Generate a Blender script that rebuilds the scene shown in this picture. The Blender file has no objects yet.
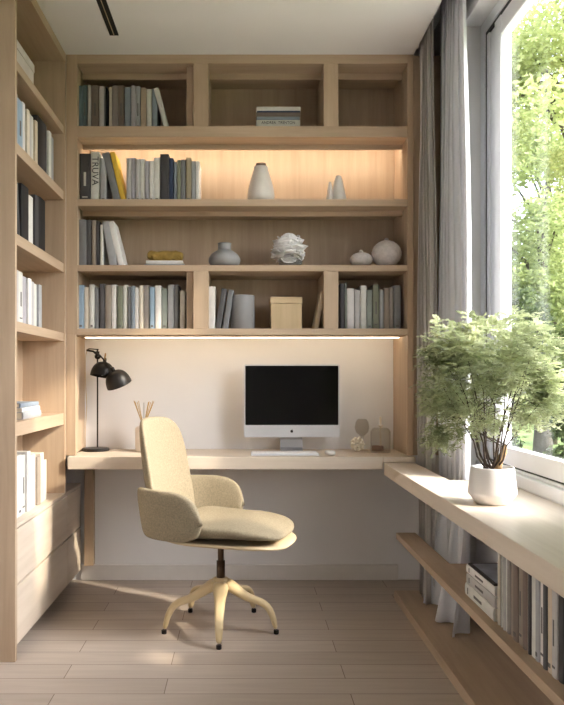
import bpy, bmesh, math, random
from mathutils import Vector, Matrix, Euler, noise
R = math.radians
PI = math.pi
random.seed(7)
C = bpy.context.scene.collection

# ------------------------------------------------------------------ camera, world, sun, exposure
F = 720.0
cam = bpy.data.cameras.new('camera'); camo = bpy.data.objects.new('camera', cam); C.objects.link(camo)
camo.location = (0, 0, 1.12); camo.rotation_euler = (R(90), 0, 0)
cam.sensor_fit = 'AUTO'; cam.sensor_width = 36; cam.lens = F / 705 * 36
cam.shift_x = 39 / 705; cam.shift_y = 25.5 / 705
cam.clip_start = .02; cam.clip_end = 300
bpy.context.scene.camera = camo

W = bpy.data.worlds.new('world'); bpy.context.scene.world = W; W.use_nodes = True
nt = W.node_tree; nt.nodes.clear()
wo = nt.nodes.new('ShaderNodeOutputWorld'); bg = nt.nodes.new('ShaderNodeBackground')
sky = nt.nodes.new('ShaderNodeTexSky'); sky.sky_type = 'NISHITA'; sky.sun_disc = False
sky.sun_elevation = R(38); sky.sun_rotation = R(107); sky.air_density = 1.0; sky.dust_density = 3.0; sky.ozone_density = 1.0
hsv = nt.nodes.new('ShaderNodeHueSaturation'); hsv.inputs['Saturation'].default_value = .30
warm = nt.nodes.new('ShaderNodeMix'); warm.data_type = 'RGBA'; warm.blend_type = 'MULTIPLY'
warm.inputs[0].default_value = 1; warm.inputs[7].default_value = (1.0, 1.0, 1.03, 1)
nt.links.new(sky.outputs[0], hsv.inputs['Color']); nt.links.new(hsv.outputs[0], warm.inputs[6])
nt.links.new(warm.outputs[2], bg.inputs[0]); bg.inputs[1].default_value = 1.35
nt.links.new(bg.outputs[0], wo.inputs[0])

SUN_DIR = Vector((-1, .50, -.72)).normalized()
sl = bpy.data.lights.new('sun', 'SUN'); sl.energy = 6.0; sl.color = (1, .85, .67); sl.angle = R(2.2)
so = bpy.data.objects.new('sun', sl); C.objects.link(so); so.location = (6, -1, 5)
so.rotation_euler = SUN_DIR.to_track_quat('-Z', 'Y').to_euler()

vs = bpy.context.scene.view_settings
vs.view_transform = 'Standard'; vs.look = 'None'; vs.exposure = 0.0; vs.gamma = 1; vs.use_curve_mapping = False

# ------------------------------------------------------------------ materials
def lin(c):
    return tuple((v / 255 / 12.92 if v / 255 <= .04045 else ((v / 255 + .055) / 1.055) ** 2.4) for v in c) + (1,)

def base_mat(name):
    m = bpy.data.materials.new(name); m.use_nodes = True
    return m, m.node_tree, m.node_tree.nodes['Principled BSDF']

MC = {}
def plain(name, col, rough=.6, metal=0, var=.06, scale=14, spec=.4):
    if name in MC: return MC[name]
    m, t, b = base_mat(name)
    tc = t.nodes.new('ShaderNodeTexCoord'); n = t.nodes.new('ShaderNodeTexNoise')
    n.inputs['Scale'].default_value = scale; n.inputs['Detail'].default_value = 4
    t.links.new(tc.outputs['Object'], n.inputs['Vector'])
    r = t.nodes.new('ShaderNodeValToRGB'); c = lin(col)
    r.color_ramp.elements[0].position = .3; r.color_ramp.elements[1].position = .7
    r.color_ramp.elements[0].color = tuple(v * (1 - var) for v in c[:3]) + (1,)
    r.color_ramp.elements[1].color = tuple(min(1, v * (1 + var)) for v in c[:3]) + (1,)
    t.links.new(n.outputs[0], r.inputs[0]); t.links.new(r.outputs[0], b.inputs['Base Color'])
    b.inputs['Roughness'].default_value = rough; b.inputs['Metallic'].default_value = metal
    b.inputs['Specular IOR Level'].default_value = spec
    MC[name] = m; return m

def wood(name, axis, dark=(170, 146, 122), light=(198, 174, 148), rough=.5):
    """oak veneer, grain along axis; 0 x, 1 y, 2 z"""
    m, t, b = base_mat(name)
    g = t.nodes.new('ShaderNodeNewGeometry'); mp = t.nodes.new('ShaderNodeMapping')
    s = [26, 26, 26]; s[axis] = 1.6
    mp.inputs['Scale'].default_value = s
    t.links.new(g.outputs['Position'], mp.inputs[0])
    n = t.nodes.new('ShaderNodeTexNoise'); n.inputs['Scale'].default_value = 1.0; n.inputs['Detail'].default_value = 6; n.inputs['Roughness'].default_value = .62
    n.inputs['Distortion'].default_value = .4
    t.links.new(mp.outputs[0], n.inputs['Vector'])
    mp2 = t.nodes.new('ShaderNodeMapping'); s2 = [5, 5, 5]; s2[axis] = .5; mp2.inputs['Scale'].default_value = s2
    t.links.new(g.outputs['Position'], mp2.inputs[0])
    n2 = t.nodes.new('ShaderNodeTexNoise'); n2.inputs['Scale'].default_value = 1.0; n2.inputs['Detail'].default_value = 2
    t.links.new(mp2.outputs[0], n2.inputs['Vector'])
    mx = t.nodes.new('ShaderNodeMath'); mx.operation = 'MULTIPLY_ADD'; mx.inputs[1].default_value = .55
    mu = t.nodes.new('ShaderNodeMath'); mu.operation = 'MULTIPLY'; mu.inputs[1].default_value = .45
    t.links.new(n2.outputs[0], mu.inputs[0]); t.links.new(n.outputs[0], mx.inputs[0]); t.links.new(mu.outputs[0], mx.inputs[2])
    r = t.nodes.new('ShaderNodeValToRGB')
    r.color_ramp.elements[0].position = .32; r.color_ramp.elements[1].position = .66
    r.color_ramp.elements[0].color = lin(dark); r.color_ramp.elements[1].color = lin(light)
    t.links.new(mx.outputs[0], r.inputs[0]); t.links.new(r.outputs[0], b.inputs['Base Color'])
    bp = t.nodes.new('ShaderNodeBump'); bp.inputs['Strength'].default_value = .05; bp.inputs['Distance'].default_value = .002
    t.links.new(n.outputs[0], bp.inputs['Height']); t.links.new(bp.outputs[0], b.inputs['Normal'])
    b.inputs['Roughness'].default_value = rough; b.inputs['Specular IOR Level'].default_value = .35
    return m
WX, WY, WZ = wood('oak_grain_x', 0), wood('oak_grain_y', 1), wood('oak_grain_z', 2)
LX = wood('pale_oak_x', 0, (198, 182, 164), (218, 204, 188), .42)
LY = wood('pale_oak_y', 1, (198, 182, 164), (218, 204, 188), .42)

def floor_mat():
    m, t, b = base_mat('floor_planks')
    g = t.nodes.new('ShaderNodeNewGeometry')
    br = t.nodes.new('ShaderNodeTexBrick'); br.offset = .37; br.offset_frequency = 2
    mp = t.nodes.new('ShaderNodeMapping'); mp.inputs['Location'].default_value = (.28, -.083, 0)
    t.links.new(g.outputs['Position'], mp.inputs[0]); t.links.new(mp.outputs[0], br.inputs['Vector'])
    br.inputs['Scale'].default_value = 1; br.inputs['Brick Width'].default_value = 1.05; br.inputs['Row Height'].default_value = .13
    br.inputs['Mortar Size'].default_value = .0016; br.inputs['Mortar Smooth'].default_value = .2; br.inputs['Bias'].default_value = 0
    br.inputs['Color1'].default_value = lin((190, 176, 164)); br.inputs['Color2'].default_value = lin((178, 163, 150))
    br.inputs['Mortar'].default_value = lin((112, 92, 78))
    mp2 = t.nodes.new('ShaderNodeMapping'); mp2.inputs['Scale'].default_value = (1.8, 22, 1)
    t.links.new(g.outputs['Position'], mp2.inputs[0])
    n = t.nodes.new('ShaderNodeTexNoise'); n.inputs['Scale'].default_value = 1.5; n.inputs['Detail'].default_value = 6; n.inputs['Distortion'].default_value = .6
    t.links.new(mp2.outputs[0], n.inputs['Vector'])
    r = t.nodes.new('ShaderNodeValToRGB'); r.color_ramp.elements[0].position = .3; r.color_ramp.elements[1].position = .7
    r.color_ramp.elements[0].color = (.92, .91, .90, 1); r.color_ramp.elements[1].color = (1.05, 1.05, 1.05, 1)
    t.links.new(n.outputs[0], r.inputs[0])
    mx = t.nodes.new('ShaderNodeMix'); mx.data_type = 'RGBA'; mx.blend_type = 'MULTIPLY'; mx.inputs[0].default_value = 1
    t.links.new(br.outputs['Color'], mx.inputs[6]); t.links.new(r.outputs[0], mx.inputs[7])
    t.links.new(mx.outputs[2], b.inputs['Base Color'])
    b.inputs['Roughness'].default_value = .42; b.inputs['Specular IOR Level'].default_value = .4
    bp = t.nodes.new('ShaderNodeBump'); bp.inputs['Strength'].default_value = .12; bp.inputs['Distance'].default_value = .002; bp.invert = True
    t.links.new(br.outputs['Fac'], bp.inputs['Height']); t.links.new(bp.outputs[0], b.inputs['Normal'])
    return m

def fabric(name, col, scale=260, bump=.5, trans=0, sheen=.3, lo=.80, hi=1.12):
    m, t, b = base_mat(name)
    tc = t.nodes.new('ShaderNodeTexCoord')
    v = t.nodes.new('ShaderNodeTexVoronoi'); v.inputs['Scale'].default_value = scale
    t.links.new(tc.outputs['Object'], v.inputs['Vector'])
    n = t.nodes.new('ShaderNodeTexNoise'); n.inputs['Scale'].default_value = scale * .35; n.inputs['Detail'].default_value = 3
    t.links.new(tc.outputs['Object'], n.inputs['Vector'])
    r = t.nodes.new('ShaderNodeValToRGB'); c = lin(col)
    r.color_ramp.elements[0].position = .3; r.color_ramp.elements[1].position = .7
    r.color_ramp.elements[0].color = tuple(x * lo for x in c[:3]) + (1,); r.color_ramp.elements[1].color = tuple(min(1, x * hi) for x in c[:3]) + (1,)
    t.links.new(n.outputs[0], r.inputs[0]); t.links.new(r.outputs[0], b.inputs['Base Color'])
    bp = t.nodes.new('ShaderNodeBump'); bp.inputs['Strength'].default_value = bump; bp.inputs['Distance'].default_value = .003
    t.links.new(v.outputs[0], bp.inputs['Height']); t.links.new(bp.outputs[0], b.inputs['Normal'])
    b.inputs['Roughness'].default_value = .9; b.inputs['Sheen Weight'].default_value = sheen; b.inputs['Specular IOR Level'].default_value = .2
    if trans:
        o = t.nodes['Material Output']; tr = t.nodes.new('ShaderNodeBsdfTranslucent'); tr.inputs[0].default_value = c
        ms = t.nodes.new('ShaderNodeMixShader'); ms.inputs[0].default_value = trans
        t.links.new(b.outputs[0], ms.inputs[1]); t.links.new(tr.outputs[0], ms.inputs[2]); t.links.new(ms.outputs[0], o.inputs[0])
    return m

def emit(name, col, s):
    m, t, b = base_mat(name)
    b.inputs['Emission Color'].default_value = lin(col); b.inputs['Emission Strength'].default_value = s
    b.inputs['Base Color'].default_value = lin(col)
    return m

def glassy(name, col=(255, 255, 255), refl=.12, body=0.0, rough=.02):
    """thin clear glass: mostly lets light through, mirrors a little at grazing angles"""
    m, t, b = base_mat(name); o = t.nodes['Material Output']; t.nodes.remove(b)
    tr = t.nodes.new('ShaderNodeBsdfTransparent'); tr.inputs[0].default_value = lin(col)
    gl = t.nodes.new('ShaderNodeBsdfGlossy'); gl.inputs['Roughness'].default_value = rough
    lw = t.nodes.new('ShaderNodeLayerWeight'); lw.inputs[0].default_value = .5
    pw = t.nodes.new('ShaderNodeMath'); pw.operation = 'POWER'; pw.inputs[1].default_value = 4.5
    ml = t.nodes.new('ShaderNodeMath'); ml.operation = 'MULTIPLY_ADD'; ml.inputs[1].default_value = min(1, refl * 5); ml.inputs[2].default_value = .02
    ms = t.nodes.new('ShaderNodeMixShader')
    t.links.new(lw.outputs['Facing'], pw.inputs[0]); t.links.new(pw.outputs[0], ml.inputs[0]); t.links.new(ml.outputs[0], ms.inputs[0]); t.links.new(tr.outputs[0], ms.inputs[1]); t.links.new(gl.outputs[0], ms.inputs[2])
    last = ms
    if body:
        d = t.nodes.new('ShaderNodeBsdfDiffuse'); d.inputs[0].default_value = lin(col)
        m2 = t.nodes.new('ShaderNodeMixShader'); m2.inputs[0].default_value = body
        t.links.new(ms.outputs[0], m2.inputs[1]); t.links.new(d.outputs[0], m2.inputs[2]); last = m2
    t.links.new(last.outputs[0], o.inputs[0])
    return m

def leafmat(name, c1, c2, trans=.35, rough=.55):
    m, t, b = base_mat(name); o = t.nodes['Material Output']
    g = t.nodes.new('ShaderNodeNewGeometry')
    n = t.nodes.new('ShaderNodeTexNoise'); n.inputs['Scale'].default_value = 9; n.inputs['Detail'].default_value = 5
    t.links.new(g.outputs['Position'], n.inputs['Vector'])
    r = t.nodes.new('ShaderNodeValToRGB'); r.color_ramp.elements[0].position = .35; r.color_ramp.elements[1].position = .65
    r.color_ramp.elements[0].color = lin(c1); r.color_ramp.elements[1].color = lin(c2)
    t.links.new(n.outputs[0], r.inputs[0]); t.links.new(r.outputs[0], b.inputs['Base Color'])
    b.inputs['Roughness'].default_value = rough
    tr = t.nodes.new('ShaderNodeBsdfTranslucent'); t.links.new(r.outputs[0], tr.inputs[0])
    ms = t.nodes.new('ShaderNodeMixShader'); ms.inputs[0].default_value = trans
    t.links.new(b.outputs[0], ms.inputs[1]); t.links.new(tr.outputs[0], ms.inputs[2]); t.links.new(ms.outputs[0], o.inputs[0])
    return m

white_wall = plain('white_plaster', (232, 229, 228), .75, var=.02, scale=3)
ceil_m = plain('ceiling_paint', (238, 236, 236), .8, var=.015, scale=2)
white_frame = plain('white_window_frame', (238, 238, 242), .35, var=.01)
black_gasket = plain('black_gasket', (32, 33, 36), .5)
skirt_m = plain('white_skirting', (222, 216, 211), .5, var=.02)
LED = emit('led_strip_light', (255, 249, 232), 38.0)
LED_DESK = emit('led_strip_light_dim', (255, 240, 208), 15.0)

# ------------------------------------------------------------------ mesh helpers
def link(name, me, mat, parent=None, origin=None, bevel=0, smooth=False, subsurf=0, seg=2):
    """mesh in world coordinates unless the parent is a local builder"""
    mats = mat if isinstance(mat, (list, tuple)) else [mat]
    for m in mats: me.materials.append(m)
    o = bpy.data.objects.new(name, me); C.objects.link(o)
    if parent is not None:
        o.parent = parent
        if not parent.get('_local', False):
            me.transform(Matrix.Translation(-Vector(parent.location)))
    else:
        if origin is None:
            vs_ = [v.co for v in me.vertices]
            lo = [min(v[i] for v in vs_) for i in range(3)]; hi = [max(v[i] for v in vs_) for i in range(3)]
            origin = ((lo[0] + hi[0]) / 2, (lo[1] + hi[1]) / 2, lo[2])
        me.transform(Matrix.Translation(-Vector(origin))); o.location = origin
    if bevel:
        b = o.modifiers.new('bevel', 'BEVEL'); b.width = bevel; b.segments = seg; b.limit_method = 'ANGLE'; b.angle_limit = R(40)
    if subsurf:
        s = o.modifiers.new('sub', 'SUBSURF'); s.levels = subsurf; s.render_levels = subsurf
    if smooth:
        for p in me.polygons: p.use_smooth = True
    return o

class MB:
    def __init__(s): s.bm = bmesh.new()
    def box(s, x0, x1, y0, y1, z0, z1, rot=None):
        m = Matrix.Translation(((x0 + x1) / 2, (y0 + y1) / 2, (z0 + z1) / 2))
        if rot: m = m @ rot
        m = m @ Matrix.Diagonal((abs(x1 - x0), abs(y1 - y0), abs(z1 - z0), 1))
        bmesh.ops.create_cube(s.bm, size=1, matrix=m); return s
    def lathe(s, prof, c=(0, 0, 0), seg=40, mod=None, mat=None, close=True):
        rings = []
        M = mat or Matrix.Identity(4)
        for r, z in prof:
            ring = []
            for i in range(seg):
                a = 2 * PI * i / seg; rr = r * (mod(a, z) if mod else 1)
                ring.append(s.bm.verts.new(M @ Vector((rr * math.cos(a), rr * math.sin(a), z)) + Vector(c)))
            rings.append(ring)
        for a, b in zip(rings, rings[1:]):
            for i in range(seg):
                s.bm.faces.new((a[i], a[(i + 1) % seg], b[(i + 1) % seg], b[i]))
        if close:
            if prof[0][0] > 1e-5: s.bm.faces.new(list(reversed(rings[0])))
            if prof[-1][0] > 1e-5: s.bm.faces.new(rings[-1])
        return s
    def tube(s, pts, rad, seg=10):
        pts = [Vector(p) for p in pts]; rings = []
        if not isinstance(rad, (list, tuple)): rad = [rad] * len(pts)
        up = Vector((0, 0, 1))
        for i, p in enumerate(pts):
            t = (pts[min(i + 1, len(pts) - 1)] - pts[max(i - 1, 0)]).normalized()
            if i == 0:
                u = t.cross(up)
                if u.length < 1e-3: u = t.cross(Vector((1, 0, 0)))
                u.normalize()
            else:
                u = (u - t * u.dot(t)).normalized()
            w = t.cross(u)
            rings.append([s.bm.verts.new(p + (u * math.cos(2 * PI * k / seg) + w * math.sin(2 * PI * k / seg)) * rad[i]) for k in range(seg)])
        for a, b in zip(rings, rings[1:]):
            for k in range(seg): s.bm.faces.new((a[k], a[(k + 1) % seg], b[(k + 1) % seg], b[k]))
        s.bm.faces.new(list(reversed(rings[0]))); s.bm.faces.new(rings[-1]); return s
    def sq(s, c, r, e1=1, e2=1, nu=40, nv=24, warp=None):
        """rounded-box like super-ellipsoid"""
        def p(v, e): return math.copysign(abs(v) ** e, v)
        rows = []
        for j in range(nv + 1):
            f = -PI / 2 + PI * j / nv; row = []
            for i in range(nu):
                a = 2 * PI * i / nu
                q = Vector((r[0] * p(math.cos(f), e1) * p(math.cos(a), e2), r[1] * p(math.cos(f), e1) * p(math.sin(a), e2), r[2] * p(math.sin(f), e1))) + Vector(c)
                if j in (0, nv) and i > 0: row.append(row[0]); continue
                row.append(s.bm.verts.new(warp(q) if warp else q))
            rows.append(row)
        for a, b in zip(rows, rows[1:]):
            for i in range(nu):
                k = (i + 1) % nu; f = []
                for v in (a[i], a[k], b[k], b[i]):
                    if v not in f: f.append(v)
                if len(f) > 2:
                    s.bm.faces.new(f)
        return s
    def prism(s, outline, y0, y1):
        """outline in x,z pushed through y0..y1"""
        a = [s.bm.verts.new((x, y0, z)) for x, z in outline]; b = [s.bm.verts.new((x, y1, z)) for x, z in outline]
        s.bm.faces.new(a); s.bm.faces.new(list(reversed(b)))
        n = len(a)
        for i in range(n): s.bm.faces.new((a[(i + 1) % n], a[i], b[i], b[(i + 1) % n]))
        return s
    def build(s, name, mat, parent=None, **k):
        bmesh.ops.recalc_face_normals(s.bm, faces=s.bm.faces)
        me = bpy.data.meshes.new(name); s.bm.to_mesh(me); s.bm.free()
        return link(name, me, mat, parent, **k)

def tag(o, label, cat, group=None):
    o['label'] = label; o['category'] = cat
    if group: o['group'] = group
    return o
def thing(name, label, cat, loc, rot=(0, 0, 0), group=None, local=False):
    o = bpy.data.objects.new(name, None); C.objects.link(o); o.empty_display_size = .05
    o.location = loc; o.rotation_euler = rot
    if local: o['_local'] = True
    return tag(o, label, cat, group)
def struct(o): o['kind'] = 'structure'; return o

# ------------------------------------------------------------------ the setting
XL, XR = -1.14, 1.005
BACK = 4.0; CEIL = 2.76
struct(MB().box(-1.24, 1.25, -1.6, 4.1, -.12, 0).build('floor', floor_mat()))
struct(MB().box(-1.24, 1.25, BACK, BACK + .12, 0, 2.95).build('wall_back', white_wall))
struct(MB().box(-1.26, XL, -1.6, BACK, 0, 2.95).build('wall_left', white_wall))
struct(MB().box(-1.26, 1.30, -1.72, -1.6, 0, 2.95).build('wall_rear', white_wall))
WYN = -.4
wr = MB()
wr.box(XR, 1.142, 3.30, BACK, 0, 2.95)
wr.box(1.066, 1.142, WYN, 3.30, 0, .695)
wr.box(XR, 1.142, WYN, 3.30, 2.728, 2.95)
wr.box(XR, 1.142, .55, 1.95, .695, 2.728)
wr.box(XR, 1.142, -1.6, WYN, 0, 2.95)
struct(wr.build('wall_right', white_wall))
ce = MB().box(-1.26, .865, -1.6, 4.1, CEIL, 2.95)
ce.box(.865, 1.30, -1.6, 4.1, 2.95, 3.02)
struct(ce.build('ceiling', ceil_m))
struct(MB().box(-.90, .86, BACK - .014, BACK, 0, .085).build('baseboard_back', skirt_m, bevel=.003))
struct(MB().box(1.066, 1.10, WYN, 3.30, .695, .743).build('trim_1', white_frame, bevel=.003))

# windows: outer frame, sash, gasket, pane
glass_m = glassy('window_glass', (250, 252, 252), .06)
def window(name, WY0, WY1):
    WZ0, WZ1 = .743, 2.728
    wf = MB(); fx0, fx1 = 1.088, 1.14
    wf.box(fx0, fx1, WY1 - .05, WY1, WZ0, WZ1).box(fx0, fx1, WY0, WY0 + .05, WZ0, WZ1)
    wf.box(fx0, fx1, WY0 + .05, WY1 - .05, WZ1 - .05, WZ1).box(fx0, fx1, WY0 + .05, WY1 - .05, WZ0, WZ0 + .012)
    win = struct(wf.build(name, white_frame, bevel=.003))
    g = MB(); y0, y1, z0, z1 = WY0 + .05, WY1 - .05, WZ0 + .012, WZ1 - .05
    g.box(1.096, 1.136, y1 - .022, y1, z0, z1).box(1.096, 1.136, y0, y0 + .02, z0, z1).box(1.096, 1.136, y0, y1, z1 - .02, z1).box(1.096, 1.136, y0, y1, z0, z0 + .006)
    g.build('gasket', black_gasket, win)
    s = MB(); y1 -= .022; z0 += .006; z1 -= .02; y0 += .02
    s.box(1.092, 1.136, y1 - .03, y1, z0, z1).box(1.100, 1.136, y1 - .11, y1 - .03, z0, z1).box(1.088, 1.136, y1 - .185, y1 - .11, z0, z1)
    s.box(1.092, 1.136, y0, y0 + .08, z0, z1)
    s.box(1.092, 1.136, y0 + .08, y1 - .185, z0, z0 + .072).box(1.092, 1.136, y0 + .08, y1 - .185, z1 - .08, z1)
    s.build('sash', white_frame, win, bevel=.004)
    MB().box(1.124, 1.130, y0 + .075, y1 - .18, z0 + .068, z1 - .075).build('pane', glass_m, win)
window('window_1', 1.95, 3.30)
window('fill_window', WYN, .55)  # unseen second window, added and sized for the fill light it lets in

# recessed slot lights in the ceiling
d = thing('slot_downlight', 'black recessed slot downlight in the white ceiling above the left shelves', 'ceiling light', (-.615, 3.1, CEIL - .004))
MB().box(-.636, -.594, 2.75, 3.44, CEIL - .004, CEIL + .0).build('trim_frame', plain('black_trim', (28, 26, 25), .5), d)
MB().box(-.6165, -.6135, 2.76, 3.43, CEIL - .007, CEIL - .004).build('painted_lit_strip', plain('lit_strip_tone', (226, 204, 170), .4, .2), d)  # not emissive: pale gold colour stands in for the slot's lit inner strip

# ------------------------------------------------------------------ back wall shelving
S0 = 3.65; XI0, XI1 = -.841, .834
bs = thing('bookcase', 'built-in oak bookcase across the back wall above the desk', 'bookcase', (0, 3.8, .727))
MB().box(-.897, XI0, S0, S0 + .03, 1.34, CEIL).box(-.893, -.848, S0 + .03, BACK, 1.34, CEIL).build('side_panel', WZ, bs, bevel=.0015)
MB().box(-.897, -.849, S0, S0 + .03, .727, 1.34).box(-.893, -.878, S0 + .03, BACK, .727, 1.34).build('lower_side_panel', WZ, bs, bevel=.0015)
MB().box(XI1, .865, S0, BACK, .727, CEIL).build('side_panel', WZ, bs, bevel=.0015)
MB().box(.865, 1.004, 3.665, 3.685, .727, CEIL).build('filler_panel', WZ, bs)
MB().box(XI0, XI1, S0, 3.975, 2.714, CEIL).build('top_board', WX, bs, bevel=.0015)
MB().box(XI0 - .007, XI1, 3.975, BACK, 1.362, CEIL).build('back_panel', WZ, bs)
ROW = {'top': 2.397, 'lit': 2.027, 'mid': 1.693, 'low': 1.371}
for zt, zb in ((2.397, 2.341), (2.027, 1.992), (1.693, 1.662), (1.371, 1.340)):
    if zb in (2.341, 1.340):    # the two boards with a light cove have a thin rear half
        MB().box(XI0, XI1, S0 + .001, 3.790, zb, zt).box(XI0, XI1, 3.790, 3.975, zt - .009, zt).build('shelf', WX, bs)
    else:
        MB().box(XI0, XI1, S0 + .001, 3.975, zb, zt).build('shelf', WX, bs, bevel=.0015)
for z0, z1 in ((2.683, 2.714), (2.319, 2.341), (1.967, 1.992), (1.334, 1.340)):
    MB().box(XI0, XI1, 3.77, 3.79, z0, z1).build('rail', WX, bs)
def bay(z0, z1):
    for xa, xb in ((-.252, -.175), (.410, .484)):
        MB().box(xa, xb, S0 + .003, 3.975, z0, z1).build('divider', WZ, bs, bevel=.0015)
    MB().box(-.288, -.252, 3.68, 3.975, z0, z1).build('divider', WZ, bs)
bay(2.397, 2.714); bay(1.371, 1.662)
for z, xa, xb in ((2.336, XI0 + .03, XI1 - .012), (1.3315, -.83, XI1 - .012)):
    MB().box(xa, xb, 3.792, 3.800, z, z + .010).build('light_strip', LED if z > 2 else LED_DESK, bs)

# desk
dk = thing('desk', 'long pale oak wall desk across the back of the room', 'desk', (0, 3.80, .6625))
MB().box(-.878, .70, 3.60, BACK - .001, .6625, .7255).box(.70, .863, 3.60, BACK - .001, .697, .7255).build('desktop', LX, dk, bevel=.003)
MB().box(-.872, -.822, 3.955, BACK, .088, .6625).build('leg_panel', WZ, dk, bevel=.002)

# ------------------------------------------------------------------ left cabinet
XF = -.897
lc = thing('tall_cabinet', 'tall oak open shelving cabinet with drawers on the left wall', 'cabinet', (-1.0, 3.2, 0))
MB().box(XL, XF, 2.835, 2.858, 0, CEIL).build('end_panel', WZ, lc, bevel=.002)
MB().box(XL, XF, 3.625, 3.648, .54, CEIL).build('end_panel', WZ, lc, bevel=.0015)
MB().box(XL, XL + .03, 2.858, 3.625, .54, CEIL).build('back_panel', WZ, lc)
MB().box(XL + .03, XF, 2.858, 3.625, 2.714, CEIL).build('top_board', WY, lc, bevel=.0015)
LZ = [(2.350, 2.388), (2.016, 2.061), (1.652, 1.697), (1.306, 1.347), (.886, .944)]
for a, b in LZ:
    MB().box(XL + .03, XF - .006, 2.858, 3.625, a, b).build('shelf', WY, lc, bevel=.0015)
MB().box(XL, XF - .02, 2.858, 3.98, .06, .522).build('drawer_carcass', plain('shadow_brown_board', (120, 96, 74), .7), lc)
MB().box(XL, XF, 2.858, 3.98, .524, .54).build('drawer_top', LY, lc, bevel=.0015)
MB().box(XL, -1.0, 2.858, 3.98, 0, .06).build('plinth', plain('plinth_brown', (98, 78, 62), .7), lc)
for ya, yb in ((2.860, 3.686), (3.690, 3.98)):
    for za, zb in ((.302, .519), (.06, .293)):
        MB().box(XF - .019, XF, ya, yb, za, zb).build('drawer', LY, lc, bevel=.0015)

# ------------------------------------------------------------------ window bench
bn = thing('window_bench', 'long low oak bench with open shelves under the window', 'bench', (.9, 2.2, 0))
XB = .705
MB().box(XB, 1.066, .9, 3.0, .635, .695).box(XB, .862, 3.0, 3.598, .635, .695).build('bench_top', LY, bn, bevel=.003)
MB().box(.765, 1.064, .9, 3.0, .317, .347).box(.765, .862, 3.0, 3.60, .317, .347).build('shelf', WY, bn, bevel=.002)
MB().box(.765, 1.064, .9, 3.645, 0, .045).build('base_board', WY, bn, bevel=.002)
MB().box(.765, 1.064, .87, .9, 0, .635).build('end_panel', WZ, bn, bevel=.002)

# ------------------------------------------------------------------ curtains
def curtain(name, mat, ys, ye, xc, amp, waves, z0, z1, label, flare=0, seed=1, taper=0, par=None):
    rnd = random.Random(seed)
    ph = [rnd.uniform(-.5, .5) for _ in range(40)]
    bm = bmesh.new(); nu, nz = waves * 14, 34; grid = []
    for j in range(nz + 1):
        t = j / nz; z = z1 + (z0 - z1) * t; row = []
        for i in range(nu + 1):
            u = i / nu; k = u * waves
            w = math.sin(2 * PI * k + ph[int(k) % 40] * .6 * math.sin(PI * (k % 1)) + .25 * math.sin(3 * t + k))
            a = amp * (.65 + .35 * math.sin(5.1 * u + seed) ** 2) * (.75 + .4 * t)
            x = xc + a * w + .008 * math.sin(2.2 * t * PI + u * 5)
            y = ys + (ye - ys) * u + .012 * math.cos(4 * PI * k)
            y += taper * t * u
            if flare and z < .6:
                f = ((.6 - z) / .6) ** 1.5
                x += -flare * f * (.5 + .5 * math.sin(k * 2.3)); y += -flare * .8 * f * u
            row.append(bm.verts.new((x, y, z)))
        grid.append(row)
    for a, b in zip(grid, grid[1:]):
        for i in range(nu): bm.faces.new((a[i], a[i + 1], b[i + 1], b[i]))
    me = bpy.data.meshes.new(name); bm.to_mesh(me); bm.free()
    o = link(name, me, mat, smooth=True)
    so_ = o.modifiers.new('solid', 'SOLIDIFY'); so_.thickness = .0018
    return tag(o, label, 'curtain')
drape_m = fabric('grey_linen', (214, 208, 204), 420, .12, .12, .1, .92, 1.03)
sheer_m = fabric('white_sheer', (246, 246, 250), 500, .05, .2, .1, .97, 1.0)
curtain('drape', drape_m, 3.64, 3.40, .894, .022, 6, .05, 2.94, 'taupe grey linen drape hanging beside the bookcase', seed=3)
curtain('sheer_curtain', sheer_m, 3.50, 3.08, .961, .026, 6, .05, 2.94, 'white sheer curtain hanging between the grey drape and window', flare=.10, seed=5, taper=-.05)
tr = MB().box(.875, 1.0, 3.06, 3.645, 2.944, 2.95).build('curtain_track', white_frame)
tag(tr, 'white curtain track in the ceiling recess above the curtains', 'curtain track')

# ------------------------------------------------------------------ books
pages_m = plain('paper_edges', (228, 220, 204), .9, var=.08, scale=60)
ink_m = plain('dark_print', (48, 46, 48), .7)
soft_ink = plain('faded_print', (104, 100, 98), .7)
pale_ink = plain('pale_print', (196, 194, 186), .7)
COL = {
 'slate blue': (112, 132, 142), 'teal grey': (104, 122, 126), 'pale grey': (188, 184, 182), 'brown grey': (124, 110, 102),
 'cream': (214, 204, 188), 'white': (226, 222, 218), 'black': (38, 37, 38), 'tan': (172, 154, 134), 'warm grey': (146, 137, 131),
 'lavender grey': (176, 172, 178), 'blue grey': (138, 148, 158), 'charcoal': (70, 68, 70), 'navy': (54, 66, 92), 'olive beige': (158, 146, 122),
 'yellow': (226, 186, 70), 'light blue': (150, 172, 192), 'off white': (214, 212, 204), 'mid grey': (124, 124, 126), 'olive grey': (128, 130, 112),
 'green grey': (138, 144, 136), 'dark grey': (88, 86, 88), 'beige': (202, 186, 164), 'taupe': (150, 138, 126), 'silver grey': (166, 166, 168)}
def bookmat(c): return plain('book_' + c.replace(' ', '_'), COL[c], .62, var=.07, scale=30)
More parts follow.
